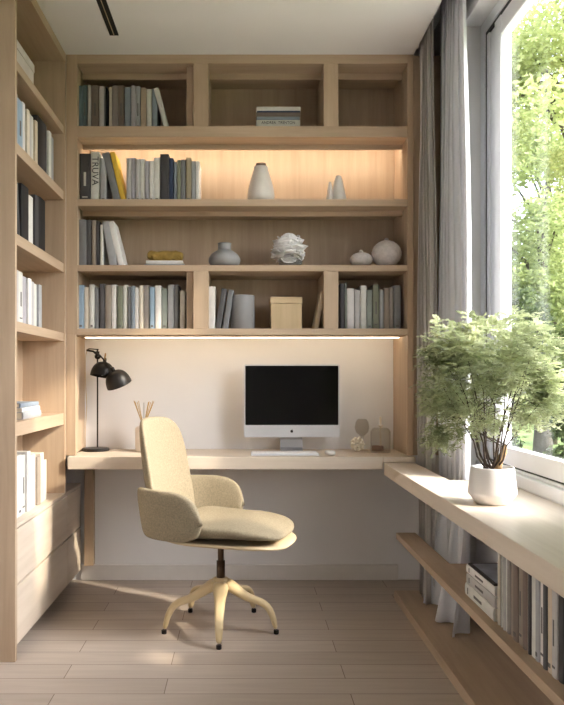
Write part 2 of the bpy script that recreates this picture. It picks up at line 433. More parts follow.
def book(w, d, h, col, loc, rz, lean, label, group, spine=None, flip=False):
    """spine faces local -y, thickness along x; lean tips it sideways"""
    bm = MB(); t = min(.0025, w * .16); h2 = h; x = w / 2
    # rounded spine profile and two boards as one cover
    n = 6; outer = [(-x, d), (-x, .002)]
    for i in range(1, n): a = PI * i / n; outer.append((-x * math.cos(a), .002 - .0035 * math.sin(a)))
    outer += [(x, .002), (x, d), (x - t, d), (x - t, .006), (-x + t, .006), (-x + t, d)]
    b = bm.bm; lo = [b.verts.new((px, py, 0)) for px, py in outer]; hi = [b.verts.new((px, py, h2)) for px, py in outer]
    N = len(outer)
    for i in range(N): b.faces.new((lo[i], lo[(i + 1) % N], hi[(i + 1) % N], hi[i]))
    b.faces.new(lo); b.faces.new(list(reversed(hi)))
    up = (w / 2) * abs(math.sin(lean))
    o = bm.build('book', bookmat(col), origin=(0, 0, 0))
    o.location = Vector(loc) + Vector((0, 0, up)); o.rotation_euler = (0, lean, rz); o['_local'] = True
    tag(o, label, 'book', group)
    MB().box(-x + t, x - t, .006, d - .004, .003, h - .003).build('pages', pages_m, o)
    if spine and w > .01:
        m = soft_ink if sum(COL[col]) > 330 else pale_ink
        fr = {'lines': [(.22, .34, .62), (.5, .10, .125)], 'foot': [(.45, .055, .10)], 'bands': [(.8, .1, .115), (.8, .86, .875)]}[spine]
        for wf_, f0, f1 in fr: MB().box(-x * wf_, x * wf_, -.0022, .001, h * f0, h * f1).build('spine_print', m, o)
    return o
ORD = ['first', 'second', 'third', 'fourth', 'fifth', 'sixth', 'seventh', 'eighth', 'ninth', 'tenth', 'eleventh', 'twelfth', 'thirteenth',
       'fourteenth', 'fifteenth', 'sixteenth', 'seventeenth', 'eighteenth', 'nineteenth', 'twentieth', 'twenty-first', 'twenty-second']
def wx(px, Y): return (px - 243) * Y / F
def wz(py, Y): return 1.12 + (378 - py) * Y / F
def back_row(items, zb, place, group):
    Yf = 3.72
    for i, it in enumerate(items):
        a, b, yt, col = it[:4]; sp = it[4] if len(it) > 4 else None; lean = it[5] if len(it) > 5 else 0
        yf = Yf + [0, .006, .002, .009, .004][i % 5]
        x0, x1 = wx(a, yf) + .0004, wx(b, yf) - .0004; zt = wz(yt, yf)
        h = zt - zb; w = x1 - x0; xc = (x0 + x1) / 2
        if lean: w = w * math.cos(lean); h = (h - w * abs(math.sin(lean))) / math.cos(lean)
        word = 'slim' if w < .035 else 'thick'
        st = ' leaning' if lean else ''
        book(w, min(.17, .72 * h), h, col, (xc, yf + .004, zb + .0005), 0, lean, f'{word}{st} {col} book, {ORD[i]} from the left in {place}', group, sp)
# top row, px columns measured from the picture
back_row([(78, 82.4, 85.5, 'slate blue'), (82.6, 86.6, 85, 'teal grey', 'lines'), (87.3, 90.5, 84.7, 'pale grey'), (91, 98.6, 85.4, 'brown grey', 'lines'),
          (98.9, 104.2, 86, 'pale grey'), (105.4, 106.8, 86.5, 'black'), (108.8, 111.8, 86.8, 'cream'), (112, 117.6, 85.4, 'warm grey', 'foot'),
          (117.9, 124, 85.6, 'brown grey', 'lines'), (124.4, 130.6, 87, 'blue grey', 'foot'), (131, 135.4, 85.4, 'lavender grey'), (135.6, 140, 86, 'silver grey', 'lines'),
          (140.5, 146, 87.6, 'tan'), (146.4, 151.6, 89, 'off white', 'foot'), (151.9, 157, 88.6, 'blue grey')], ROW['top'], 'the top left bay', 'books in the top left bay')
back_row([(79.4, 90.2, 153.5, 'charcoal', 'lines'), (90.6, 99.3, 151.6, 'off white'), (99.8, 106.2, 158, 'silver grey', 'foot')],
         ROW['lit'], 'the lit shelf', 'books at the left of the lit shelf')
back_row([(126.3, 131, 158, 'pale grey', 'foot'), (131.2, 135, 157.6, 'lavender grey', 'foot'), (135.2, 140, 159, 'pale grey', 'foot'), (140.2, 144.6, 158.8, 'off white', 'foot'),
          (144.8, 149, 161, 'lavender grey', 'foot'), (149.2, 153.4, 160.6, 'white', 'foot'), (153.6, 159.8, 157.3, 'off white', 'foot'), (160, 168.8, 154, 'charcoal'),
          (169.1, 173.4, 158, 'navy'), (173.8, 176.6, 162, 'blue grey'), (177, 180.6, 159.8, 'olive grey'), (180.8, 185.4, 159.4, 'mid grey'),
          (185.7, 191.2, 157.4, 'olive beige', 'foot'), (191.5, 195.4, 161, 'silver grey'), (195.6, 199.5, 161, 'white')], ROW['lit'], 'the pale row on the lit shelf', 'row of books on the lit shelf')
back_row([(78.6, 86, 219.5, 'mid grey'), (86.4, 91, 220, 'dark grey'), (91.4, 95.6, 220, 'taupe'), (96, 99.6, 221, 'charcoal'), (100, 103.4, 224.5, 'off white')],
         ROW['mid'], 'the short third-shelf row', 'books at the left of the third shelf')
back_row([(77.6, 83.6, 285, 'light blue', 'foot'), (84, 88.6, 287, 'cream'), (89, 94, 284.6, 'off white', 'foot'), (94.4, 98.8, 287.5, 'mid grey'), (99.2, 104.6, 283.8, 'dark grey'),
          (105, 111, 285.2, 'taupe'), (111.4, 116.4, 284.6, 'white'), (116.8, 122.6, 286, 'olive grey', 'foot'), (123, 127.4, 285, 'off white'), (127.8, 130.6, 286.6, 'mid grey'),
          (131, 134.4, 286, 'blue grey'), (134.8, 138.6, 287.5, 'white'), (139, 143, 285.4, 'cream'), (143.3, 149, 285.2, 'warm grey'), (149.4, 154.6, 287, 'light blue', 'foot'),
          (155, 161, 285.4, 'white'), (161.4, 167.2, 288.6, 'green grey', 'foot'), (167.6, 173.8, 284.8, 'silver grey'), (174.2, 178.4, 284.6, 'mid grey'), (179.6, 185, 290.6, 'off white')],
         ROW['low'], 'the bottom left bay', 'books in the bottom left bay')
back_row([(340, 344.4, 283.8, 'charcoal'), (344.8, 346.8, 282.6, 'green grey'), (347.2, 354.4, 288.5, 'white'), (354.8, 360.2, 290, 'pale grey'), (360.6, 366.6, 285.6, 'off white'), (367, 372.6, 290, 'green grey', 'foot'),
          (373, 379.4, 284.8, 'olive grey', 'lines'), (379.8, 383.8, 290, 'silver grey'), (384.2, 389.6, 288, 'taupe'), (390, 393.8, 287.6, 'warm grey'), (394.2, 401, 285.4, 'mid grey', 'foot')],
         ROW['low'], 'the bottom right bay', 'books in the bottom right bay')
# leaning ones: bottom corner x, top y, thickness in px
def leaning(xb, yt, wpx, col, lean, zb, label, group, sp=None):
    Y = 3.725; w = wpx * Y / F; h = (wz(yt, Y) - zb - w * abs(math.sin(lean))) / math.cos(lean)
    book(w, .15, h, col, (wx(xb, Y), Y, zb + .0005), 0, lean, label, group, sp)
leaning(167, 87.5, 5, 'off white', R(-14.5), ROW['top'], 'slim white book leaning left at the right end of the top left row', 'books in the top left bay')
leaning(117.5, 152, 7, 'mid grey', R(-14), ROW['lit'], 'dark grey book leaning left beside the yellow one on the lit shelf', 'leaning books on the lit shelf')
leaning(123.6, 151.5, 4.6, 'yellow', R(-13), ROW['lit'], 'bright yellow book leaning left on the lit shelf', 'leaning books on the lit shelf')
leaning(113.6, 221, 7.5, 'silver grey', R(-10), ROW['mid'], 'grey book leaning left between dark books and a white leaning book', 'leaning books on the third shelf')
leaning(121.6, 221, 6, 'white', R(-14), ROW['mid'], 'white book leaning furthest left on the third shelf, beside open space', 'leaning books on the third shelf')
leaning(212, 286.4, 6.5, 'white', R(.01), ROW['low'], 'upright white book right of the left divider in the bottom middle bay', 'books in the bottom middle bay')
leaning(218, 288.3, 5.5, 'dark grey', R(9), ROW['low'], 'charcoal grey book leaning right against its twin, nearer the white book', 'books in the bottom middle bay')
leaning(225, 289.5, 5.5, 'mid grey', R(9), ROW['low'], 'mid grey book leaning right beside the grey cylinder pot', 'books in the bottom middle bay')
leaning(316, 291.5, 4.6, 'beige', R(11), ROW['low'], 'slim cream book leaning right against the divider beside the wooden box', 'books in the bottom middle bay')
# the lettering down the spine of the white book on the lit shelf
def text(txt, size, name, mat, parent, loc, rot, depth=.0005):
    cu = bpy.data.curves.new(name, 'FONT'); cu.body = txt; cu.size = size; cu.extrude = depth; cu.align_x = 'CENTER'; cu.align_y = 'CENTER'
    o = bpy.data.objects.new(name, cu); C.objects.link(o)
    dg = bpy.context.evaluated_depsgraph_get(); me = bpy.data.meshes.new_from_object(o.evaluated_get(dg))
    bpy.data.objects.remove(o); me.transform(Matrix.Translation(loc) @ Euler(rot).to_matrix().to_4x4())
    return link(name, me, mat, parent)
for o in list(C.objects):
    if o.get('group') == 'books at the left of the lit shelf':
        if 'off white' in o['label']: text('TRUVA', .047, 'spine_lettering', ink_m, o, (0, -.0022, .165), (R(90), R(90), 0))
        if 'charcoal' in o['label']: o['label'] = 'thick charcoal book at the far left end of the lit shelf'

def flat_book(w, d, h, col, x0, y0, z, label, group, rz=0, sp=None, twist=0):
    """lies on its side, spine to the viewer; w is its thickness, h its length"""
    o = book(w, d, h, col, (0, 0, 0), 0, 0, label, group, sp)
    o.rotation_euler = (0, PI / 2, rz); o.location = (x0, y0, z + w / 2 + .0003)
    return o
# stack in the top middle bay
z = ROW['top']; Y = 3.73
for i, (w, h, col, dx, nm) in enumerate([(.060, .226, 'off white', 0, 'lowest, pale book with dark lettering'), (.018, .222, 'blue grey', .002, 'blue grey book second from the bottom'),
        (.022, .228, 'brown grey', -.001, 'brown grey book in the middle'), (.009, .224, 'navy', .003, 'thin dark blue book second from top'), (.022, .228, 'white', .001, 'white book on the very top')]):
    b = flat_book(w, .15, h, col, wx(256.5, Y) + dx, Y + .003 * i, z, f'{nm}, flat stack in the top middle bay', 'flat stack in the top middle bay')
    if i == 0: text('ANDREA  TRENTON', .019, 'spine_lettering', ink_m, b, (-.0145, -.0022, h / 2), (R(90), R(-90), 0))
    z += w + .0006
z = ROW['mid']; Y = 3.74
for w, h, col, nm in [(.018, .205, 'silver grey', 'grey lower book of the pair lying under the gold pouch'), (.019, .19, 'white', 'white upper book of the pair lying under the gold pouch')]:
    flat_book(w, .13, h, col, wx(144.5, Y) + (.008 if w and col == 'white' else 0), Y, z, nm, 'flat books under the gold pouch'); z += w + .0006
gold_z = z
# left cabinet: spines face +x.   y measured from the picture column at x = -.935
def yl(px, X=-.935): return X * F / (px - 243)
def left_row(items, zb, place, group):
    for i, it in enumerate(items):
        a, b, zt, col = it[:4]; sp = it[4] if len(it) > 4 else None
        ya, yb = yl(a) + .0006, yl(b) - .0006; w = yb - ya
        book(w, .145, zt - zb, col, (-.933 - .004 * (i % 3), (ya + yb) / 2, zb + .0005), R(90), 0, f'{col} book, {ORD[i]} from near end, {place}', group, sp)
left_row([(13.5, 17.2, 2.29, 'pale grey'), (17.5, 23.5, 2.285, 'light blue', 'lines'), (23.8, 26.8, 2.300, 'white'), (27, 29.6, 2.285, 'cream'), (29.8, 32.2, 2.280, 'pale grey'), (32.4, 34.8, 2.285, 'off white'), (35, 37.5, 2.280, 'beige'),
          (38, 43, 2.32, 'black'), (43.3, 48.2, 2.325, 'charcoal'), (48.6, 51.2, 2.31, 'off white'), (51.4, 54.2, 2.30, 'silver grey')], 2.061, 'second shelf of left cabinet', 'books on the second shelf of the left cabinet')
left_row([(12, 17, 1.92, 'white'), (22, 29.5, 1.945, 'black'), (30, 34.6, 1.925, 'white'), (35, 38.4, 1.945, 'charcoal'), (38.8, 46, 1.955, 'black')], 1.697, 'third shelf of left cabinet', 'books on the third shelf of the left cabinet')
left_row([(14, 18.4, 1.565, 'pale grey'), (18.8, 23.5, 1.565, 'off white', 'lines'), (24, 28, 1.555, 'lavender grey'), (28.3, 31.5, 1.555, 'white'), (31.8, 34.6, 1.548, 'pale grey'), (34.9, 38.2, 1.545, 'off white'), (38.6, 41.6, 1.548, 'silver grey')],
         1.347, 'fourth shelf of left cabinet', 'books on the fourth shelf of the left cabinet')
left_row([(14, 17.8, .79, 'off white'), (18.1, 22.4, .795, 'white', 'foot'), (22.7, 26.6, .79, 'off white', 'lines'), (27, 30.4, .80, 'pale grey'), (30.7, 33.6, .78, 'beige'), (34, 36.8, .775, 'white'), (37.4, 40.6, .76, 'taupe'), (41, 44.6, .77, 'cream'), (45, 48, .73, 'off white')],
         .54, 'standing on the left drawer unit', 'books standing on the drawer unit')
# leaning book on left cabinet third shelf (white edge, dark cover)
b = book(.022, .14, .235, 'charcoal', (-.937, yl(21.2) - .016, 1.6975), R(90), R(-7), 'charcoal book leaning on the third shelf of the left cabinet', 'books on the third shelf of the left cabinet')
z = .944
for i, (w, col, nm) in enumerate([(.03, 'silver grey', 'grey book at the bottom'), (.018, 'white', 'white book in the middle'), (.02, 'blue grey', 'blue grey book on top')]):
    o = book(w, .15, .27, col, (0, 0, 0), 0, 0, f'{nm} of the flat stack in the left cabinet', 'flat stack in the left cabinet')
    o.rotation_euler = (0, PI / 2, R(90)); o.location = (-.93 - .004 * i, 3.315 - .27 - .006 * i, z + w / 2 + .0003); z += w + .0006
bx_ = thing('storage_box', 'pale grey lidded box on the topmost shelf of the left cabinet', 'box', (-1.0, 3.06, 2.3885))
MB().box(-1.09, -.93, 2.93, 3.20, 2.3885, 2.475).build('box_body', plain('pale_card', (206, 198, 192), .7), bx_, bevel=.002)
MB().box(-1.093, -.927, 2.927, 3.203, 2.475, 2.51).build('lid', plain('pale_card', (206, 198, 192), .7), bx_, bevel=.002)

# bench shelf books: spines face the room (-x)
zb = .347; X0 = .80
z = zb
for i, (w, col, nm, dy) in enumerate([(.042, 'off white', 'pale bottom', 0), (.034, 'pale grey', 'light grey middle', -.006), (.030, 'white', 'white topmost', .004)]):
    o = book(w, .20, .29, col, (0, 0, 0), 0, 0, f'{nm} book of the flat stack on the bench shelf', 'flat books on the bench shelf', 'lines')
    o.rotation_euler = (0, PI / 2, R(-90)); o.location = (X0 - .005 + .003 * i, 2.575 + dy, z + w / 2 + .0003); z += w + .0006
# a glossy magazine with a dark border rests on the stack
mg = thing('magazine', 'magazine with a dark border lying on top of the flat bench shelf books', 'magazine', (X0 + .09, 2.43, z + .0005))
MB().box(X0 + .002, X0 + .185, 2.30, 2.565, z + .0005, z + .006).build('cover', plain('magazine_dark', (46, 40, 42), .4), mg)
MB().box(X0 + .014, X0 + .173, 2.312, 2.553, z + .006, z + .0068).build('cover_picture', plain('magazine_picture', (156, 164, 178), .4, var=.4, scale=9), mg)
yy = 2.262
bl = [(.014, .285, 'cream'), (.012, .26, 'charcoal'), (.004, .26, 'off white'), (.014, .262, 'dark grey'), (.012, .27, 'pale grey'), (.011, .27, 'off white'), (.02, .235, 'warm grey'), (.03, .235, 'taupe'),
      (.035, .245, 'brown grey'), (.03, .25, 'taupe'), (.028, .245, 'brown grey'), (.016, .245, 'cream'), (.013, .26, 'charcoal'), (.03, .235, 'off white'), (.022, .24, 'silver grey'), (.03, .25, 'white'),
      (.02, .24, 'dark grey'), (.028, .25, 'beige'), (.03, .24, 'pale grey'), (.025, .25, 'charcoal')]
for i, (w, h, col) in enumerate(bl):
    book(w, .17 + .01 * (i % 3), h, col, (X0 + [.0, .004, .002, .006][i % 4], yy - w / 2, zb + .0005), R(-90), 0,
         f'{col} book, {ORD[i]} after the flat stack on the bench shelf', 'upright books on the bench shelf', ['lines', None, 'foot'][i % 3] if w > .02 else None)
    yy -= w + .0012

# ------------------------------------------------------------------ ornaments on the shelves
cer_grey = plain('grey_ceramic', (146, 144, 144), .5, var=.04)
cer_white = plain('white_ceramic', (222, 214, 206), .55, var=.05, scale=25)
def closed(prof): return prof
Y = 3.735
# white vase with stopper on the lit shelf
zz = ROW['lit']; S = F / Y
v = thing('ceramic_vase', 'white pear-shaped vase with a wooden stopper on the lit shelf', 'vase', (wx(261, Y), Y, zz + .0005), local=True)
MB().lathe([(.050, 0), (.068, .008), (.071, .035), (.066, .07), (.056, .11), (.044, .15), (.036, .178), (.037, .186), (.030, .186)], seg=48).build('vase_body', cer_white, v, smooth=True)
MB().lathe([(.026, .180), (.027, .203), (.012, .205), (0, .205)], seg=32).build('stopper', plain('stopper_wood', (132, 112, 94), .6), v, smooth=False, bevel=.001)
for dx, r, h, nm in ((-.034, .020, .105, 'frosted white cone on the lit shelf, left of its twin'), (.012, .042, .142, 'taller white cone ornament, right of its twin on the lit shelf')):
    c = MB().lathe([(r, 0), (r * 1.04, .006), (r * .8, h * .4), (r * .5, h * .8), (r * .3, h * .97), (.002, h)], (wx(336, Y) + dx, Y + dx * .3 - .01, zz + .0005), seg=32).build('cone_ornament', cer_white, smooth=True)
    tag(c, nm, 'ornament', 'cone ornaments')
zz = ROW['mid']
v = MB().lathe([(.055, 0), (.072, .008), (.083, .03), (.082, .045), (.070, .066), (.048, .082), (.036, .088), (.0335, .094), (.034, .12), (.036, .124), (.032, .126), (.029, .122), (.029, .09)], (wx(224.5, Y), Y - .0, zz + .0005), seg=56).build('ceramic_vase', cer_grey, smooth=True)
tag(v, 'squat grey vase with a short neck on the third shelf', 'vase')
# gold pouch
def gw(q):
    n = noise.noise(q * 34) * .007 + noise.noise(q * 80) * .004
    return q + Vector((0, n, n * 1.2 + (.006 if q.x < wx(153, 3.8) else 0)))
gp = MB().sq((wx(165.5, 3.78), 3.78, gold_z + .026), (.095, .035, .025), .55, .5, 72, 36, gw).build('gold_pouch', plain('crumpled_gold', (170, 142, 78), .42, .55, var=.2, scale=40), smooth=True)
tag(gp, 'crumpled gold pouch resting on two flat books on the third shelf', 'pouch')
# white flower in a bowl
bx0 = wx(290, 3.74)
bw = MB().lathe([(.045, 0), (.058, .004), (.066, .042), (.0635, .042), (.056, .008), (0, .007)], (bx0 + .002, 3.74, zz + .0005), seg=40).build('glass_bowl', glassy('smoky_glass', (232, 230, 228), .2, .15), smooth=True)
tag(bw, 'smoky glass bowl holding a white flower on the third shelf', 'bowl')
fl = MB(); rnd = random.Random(4)
def petal(mb, c, rad, tilt, az, cup):
    M = Matrix.Translation(c) @ Matrix.Rotation(az, 4, 'Z') @ Matrix.Rotation(tilt, 4, 'Y')
    rows = []
    n, k = 9, 6
    for j in range(k + 1):
        r = rad * j / k; row = []
        for i in range(n):
            a = -PI * .42 + PI * .84 * i / (n - 1)
            x = r * math.cos(a) * 1.1; y = r * math.sin(a) * 1.05
            zq = cup * (r / rad) ** 2 * rad + .10 * rad * math.sin(4 * a + az * 3) * (r / rad) ** 2
            row.append(mb.bm.verts.new(M @ Vector((x, y, zq))))
        rows.append(row)
    for a_, b_ in zip(rows, rows[1:]):
        for i in range(n - 1): mb.bm.faces.new((a_[i], a_[i + 1], b_[i + 1], b_[i]))
fc = Vector((bx0 - .005, 3.74, zz + .086))
for i in range(130):
    zf = 1 - 1.75 * (i + .5) / 130; az = i * 2.39996; el = math.asin(zf); k_ = .45 + .35 * (i % 3) / 2
    n_ = Vector((math.cos(az) * math.cos(el) * .062, math.sin(az) * math.cos(el) * .055, zf * .056)) * k_
    petal(fl, fc + n_, rnd.uniform(.036, .050), -el + rnd.uniform(-.45, .45), az + rnd.uniform(-.4, .4), rnd.uniform(.1, .55))
fo = fl.build('peony_bloom', plain('white_petals', (238, 234, 232), .7, var=.03), smooth=True)
sm = fo.modifiers.new('s', 'SOLIDIFY'); sm.thickness = .0015
tag(fo, 'large white ruffled peony bloom sitting in the smoky bowl', 'flower')
# ribbed lidded vases
rib_m = plain('chalk_ceramic', (206, 196, 192), .75, var=.1, scale=60)
def ribbed(px, r, h, nm):
    n = 26; prof = []
    for i in range(n + 1):
        a = -PI / 2 + PI * i / n * .94
        rr = max(.30 * r, r * math.cos(a)) if i < 3 else r * math.cos(a)
        prof.append((rr * (1 + (.030 if i % 2 else -.022)), h * .5 * (1 + math.sin(a))))
    top = prof[-1][1]
    prof += [(.010, top + .002), (.011, top + .008), (.006, top + .013), (.0005, top + .014)]
    o = MB().lathe(prof, (wx(px, 3.735), 3.735, zz + .0005), seg=60, mod=lambda a, z: 1 + .012 * math.sin(18 * a + z * 160)).build('ribbed_jar', rib_m, smooth=True)
    return tag(o, nm, 'jar', 'ribbed ceramic jars')
ribbed(361.2, .0580, .078, 'small flattened ribbed white jar left of the big one, third shelf')
ribbed(386.4, .0760, .140, 'big round ribbed white jar at the right end of the third shelf')
# cylinder pot and wooden box, bottom middle bay
zz = ROW['low']
c = MB().lathe([(.060, 0), (.0635, .003), (.0635, .178), (.062, .181), (.058, .181), (.058, .02), (0, .018)], (wx(242.4, 3.79), 3.79, zz + .0005), seg=56).build('cylinder_pot', cer_grey, smooth=False, bevel=0)
for p in c.data.polygons: p.use_smooth = abs(p.normal.z) < .5
tag(c, 'plain grey cylinder pot between leaning books and wooden box', 'pot')
Yb = 3.72; xa, xb = wx(270.3, Yb), wx(302.4, Yb); zt = wz(296.8, Yb)
wb = thing('wooden_box', 'light wooden lidded box in the bottom middle bay', 'box', ((xa + xb) / 2, Yb + .07, zz + .0005))
MB().box(xa + .003, xb - .003, Yb + .003, Yb + .15, zz + .0005, zt - .034).build('box_body', wood('box_wood_z', 2, (178, 152, 116), (206, 182, 146)), wb, bevel=.002)
MB().box(xa, xb, Yb, Yb + .153, zt - .033, zt).build('lid', wood('box_wood_x', 0, (182, 156, 120), (208, 184, 148)), wb, bevel=.002)

# ------------------------------------------------------------------ desk things
DZ = .726
black_m = plain('matt_black_metal', (30, 27, 26), .42, .3, var=.05)
brass_m = plain('aged_brass', (150, 120, 76), .35, .9)
lamp = thing('desk_lamp', 'black two-headed desk lamp on a thin pole at the left of the desk', 'lamp', (-.798, 3.90, DZ))
MB().lathe([(.070, 0), (.0735, .003), (.0735, .012), (.070, .016), (.01, .019), (0, .019)], (-.798, 3.90, DZ), seg=48).build('base', black_m, lamp, smooth=False, bevel=.001)
lx = wx(97.5, 3.90)
MB().tube([(lx, 3.90, DZ + .015), (lx, 3.90, wz(349, 3.9))], .0042, 12).build('pole', black_m, lamp, smooth=True)
zt = wz(351, 3.9)
arm = MB().tube([(lx, 3.90, zt - .03), (lx, 3.90, zt - .002)], .011, 14).tube([(lx - .058, 3.895, zt + .004), (lx - .02, 3.89, zt - .002), (lx + .008, 3.87, zt - .024)], .0055, 10)
arm.tube([(lx - .058, 3.895, zt + .004), (lx - .045, 3.897, zt + .012), (lx + .006, 3.90, zt + .008)], .003, 8)
arm.build('arm', black_m, lamp, smooth=True)
MB().sq((lx + .004, 3.885, zt - .030), (.017, .016, .016), 1, 1, 20, 12).build('joint', black_m, lamp, smooth=True)
def shade(c, tiltx, tilty, r, h, nm):
    M = Euler((tiltx, tilty, 0)).to_matrix().to_4x4(); n = 12; prof = []
    for i in range(n + 1):
        a = PI / 2 * i / n; prof.append((r * math.cos(a) ** .8 if i < n else .0005, h * math.sin(a) ** .95))
    inner = [(max(0.0004, p[0] - .003), p[1] - .003 if p[1] > .003 else p[1]) for p in reversed(prof)]
    o = MB().lathe(prof + inner, c, seg=44, mat=M, close=False).build('lamp_shade', black_m, lamp, smooth=True)
    cap = MB().lathe([(.010, h - .004), (.009, h + .018), (.004, h + .022), (0, h + .022)], c, seg=18, mat=M).build('cap', black_m, lamp, smooth=True)
    bulb = MB().sq(tuple(Vector(c) + (M @ Vector((0, 0, h * .35)))), (.018, .018, .022), 1, 1, 18, 12).build('bulb', plain('unlit_bulb', (220, 214, 200), .3), lamp, smooth=True)
    return o
shade((wx(102, 3.86), 3.86, wz(376.5, 3.86)), R(-8), R(8), .064, .080, 'rear')
shade((wx(119.5, 3.80), 3.80, wz(384.5, 3.80) - .002), R(16), R(-20), .068, .082, 'front')
MB().tube([(lx + .008, 3.87, zt - .03), (lx + .028, 3.83, zt - .026), (wx(113, 3.81), 3.81, wz(372, 3.81) + .006)], .004, 8).build('arm', black_m, lamp, smooth=True)
MB().tube([(wx(104.5, 3.85), 3.85, zt - .055), (wx(105.5, 3.85), 3.85, zt - .014)], .004, 8).build('switch', brass_m, lamp, smooth=True)
cpts = [(lx - .056, 3.90, zt + .004), (lx - .070, 3.92, zt - .03), (lx - .075, 3.94, zt - .14), (lx - .070, 3.955, zt - .3), (lx - .078, 3.96, DZ + .12), (lx - .080, 3.965, DZ + .004)]
MB().tube(cpts, .0022, 8).build('cable', plain('cream_cable', (206, 184, 150), .6), lamp, smooth=True)

df = thing('reed_diffuser', 'white ceramic reed diffuser with tan reeds behind the chair back', 'diffuser', (wx(143.5, 3.86), 3.86, DZ), local=True)
MB().lathe([(.040, 0), (.0445, .004), (.0445, .115), (.043, .128), (.034, .136), (.020, .138), (.018, .146), (.012, .146), (.012, .05), (0, .045)], seg=44).build('vase_body', cer_white, df, smooth=True)
reed_m = plain('tan_reed', (188, 150, 92), .7, var=.15)
for i, (dx, dy) in enumerate([(-.052, .004), (-.044, -.012), (-.036, .014), (-.026, -.004), (.030, .006), (.040, -.010), (.050, .012), (.056, -.002), (.024, .016)]):
    MB().tube([(dx * -.12, dy * .3, .06), (dx * .12, dy * .3, .146), (dx, dy, .272 - .004 * (i % 3))], .0019, 6).build('reed', reed_m, df, smooth=True)
MB().tube([(.002, 0, .06), (.002, .002, .262)], .0016, 6).build('reed', plain('grey_reed', (130, 124, 120), .6), df, smooth=True)

# computer
alu = plain('brushed_aluminium', (214, 214, 218), .35, .25, var=.02)
scr = plain('black_screen_glass', (3, 3, 4), .12, 0, var=0, spec=.35)
cx = wx(291.8, 3.86); im = thing('desktop_computer', 'silver all-in-one desktop computer with a black screen on the desk', 'computer', (cx, 3.88, DZ), local=True)
def rrect(x0, x1, z0, z1, r, n=6):
    pts = []
    for cx_, cz_, a0 in ((x1 - r, z1 - r, 0), (x0 + r, z1 - r, 90), (x0 + r, z0 + r, 180), (x1 - r, z0 + r, 270)):
        for i in range(n + 1): a = R(a0 + 90 * i / n); pts.append((cx_ + r * math.cos(a), cz_ + r * math.sin(a)))
    return pts
hw = .2575; zt_, zb_ = wz(364.2, 3.86) - DZ, wz(437.2, 3.86) - DZ
MB().prism(rrect(-hw, hw, zb_, zt_, .012), -.022, -.010).build('casing', alu, im)
MB().sq((0, .006, (zt_ + zb_) / 2), (.20, .024, .15), .7, .8, 36, 20).build('rear_bulge', alu, im, smooth=True)
sz = wz(425, 3.86) - DZ
MB().prism(rrect(-hw + .008, hw - .008, sz, zt_ - .008, .004), -.0228, -.0215).build('screen', scr, im)
# round emblem: an apple outline with a bite and a leaf
ap = []
for i in range(40):
    a = 2 * PI * i / 40; r = .0078 * (1 - .10 * abs(math.sin(a)) ** 8 * (1 if math.sin(a) > 0 else .8)) 
    x = r * 1.0 * math.cos(a); z = r * 1.02 * math.sin(a)
    if (x - .0095) ** 2 + (z - .0012) ** 2 < .0040 ** 2:
        x = .0095 - math.sqrt(max(0, .0040 ** 2 - (z - .0012) ** 2))
    ap.append((x, z + (zb_ + sz) / 2 - .001))
em = MB().prism(ap, -.0228, -.0215)
lf = [(.0004 + .0034 * t + s_ * .0012 * math.sin(PI * t), .0085 + .0038 * t - s_ * .0010 * math.sin(PI * t)) for s_, ts in ((1, (0, .33, .66, 1)), (-1, (.66, .33))) for t in ts]
em.prism([(x, z + (zb_ + sz) / 2 - .001) for x, z in lf], -.0228, -.0215)
em.build('emblem', black_m, im)
MB().lathe([(.0018, 0), (.0018, .0008)], (0, -.0225, zt_ - .014 + .0), seg=10, mat=Matrix.Rotation(R(90), 4, 'X')).build('webcam', plain('lens_grey', (40, 42, 50), .2), im)
st = MB(); b = st.bm
prof_ = [(.012, .10), (.020, .06), (.016, .02), (-.005, .004), (-.055, .003), (-.055, 0), (.05, 0), (.05, .004), (.028, .012), (.030, .06), (.022, .12)]
la = [b.verts.new((-.06, y, z)) for y, z in prof_]; lb = [b.verts.new((.06, y, z)) for y, z in prof_]
b.faces.new(la); b.faces.new(list(reversed(lb)))
for i in range(len(la)): j = (i + 1) % len(la); b.faces.new((la[j], la[i], lb[i], lb[j]))
st.build('stand', plain('stand_aluminium', (176, 174, 176), .35, .4, var=.02), im)
ky = 3.70
kb = thing('keyboard', 'slim white keyboard on the desk in front of the computer', 'keyboard', (wx(284.5, ky), ky, DZ), local=True)
MB().box(-.172, .172, -.05, .05, 0, .011).build('key_deck', alu, kb, bevel=.002)
km = MB(); kw = .0215
for r_ in range(5):
    n = 15; y = -.038 + r_ * .019; pitch = .332 / n
    for i in range(n):
        if r_ == 0 and 4 <= i <= 8:
            if i == 4: km.box(-.166 + 4 * pitch + .001, -.166 + 9 * pitch - .001, y - .008, y + .008, .011, .0140)
            continue
        km.box(-.166 + i * pitch + .001, -.166 + (i + 1) * pitch - .001, y - .008, y + .008, .011, .0140)
km.build('keys', plain('white_keys', (236, 234, 232), .5, var=0), kb)
mo = MB().sq((wx(330, 3.70), 3.70, DZ + .0105), (.027, .048, .012), .75, .85, 36, 16, lambda q: Vector((q.x, q.y, max(q.z, DZ)))).build('computer_mouse', plain('white_gloss', (240, 238, 236), .25, var=0), smooth=True)
tag(mo, 'white computer mouse on the desk right of the keyboard', 'mouse')

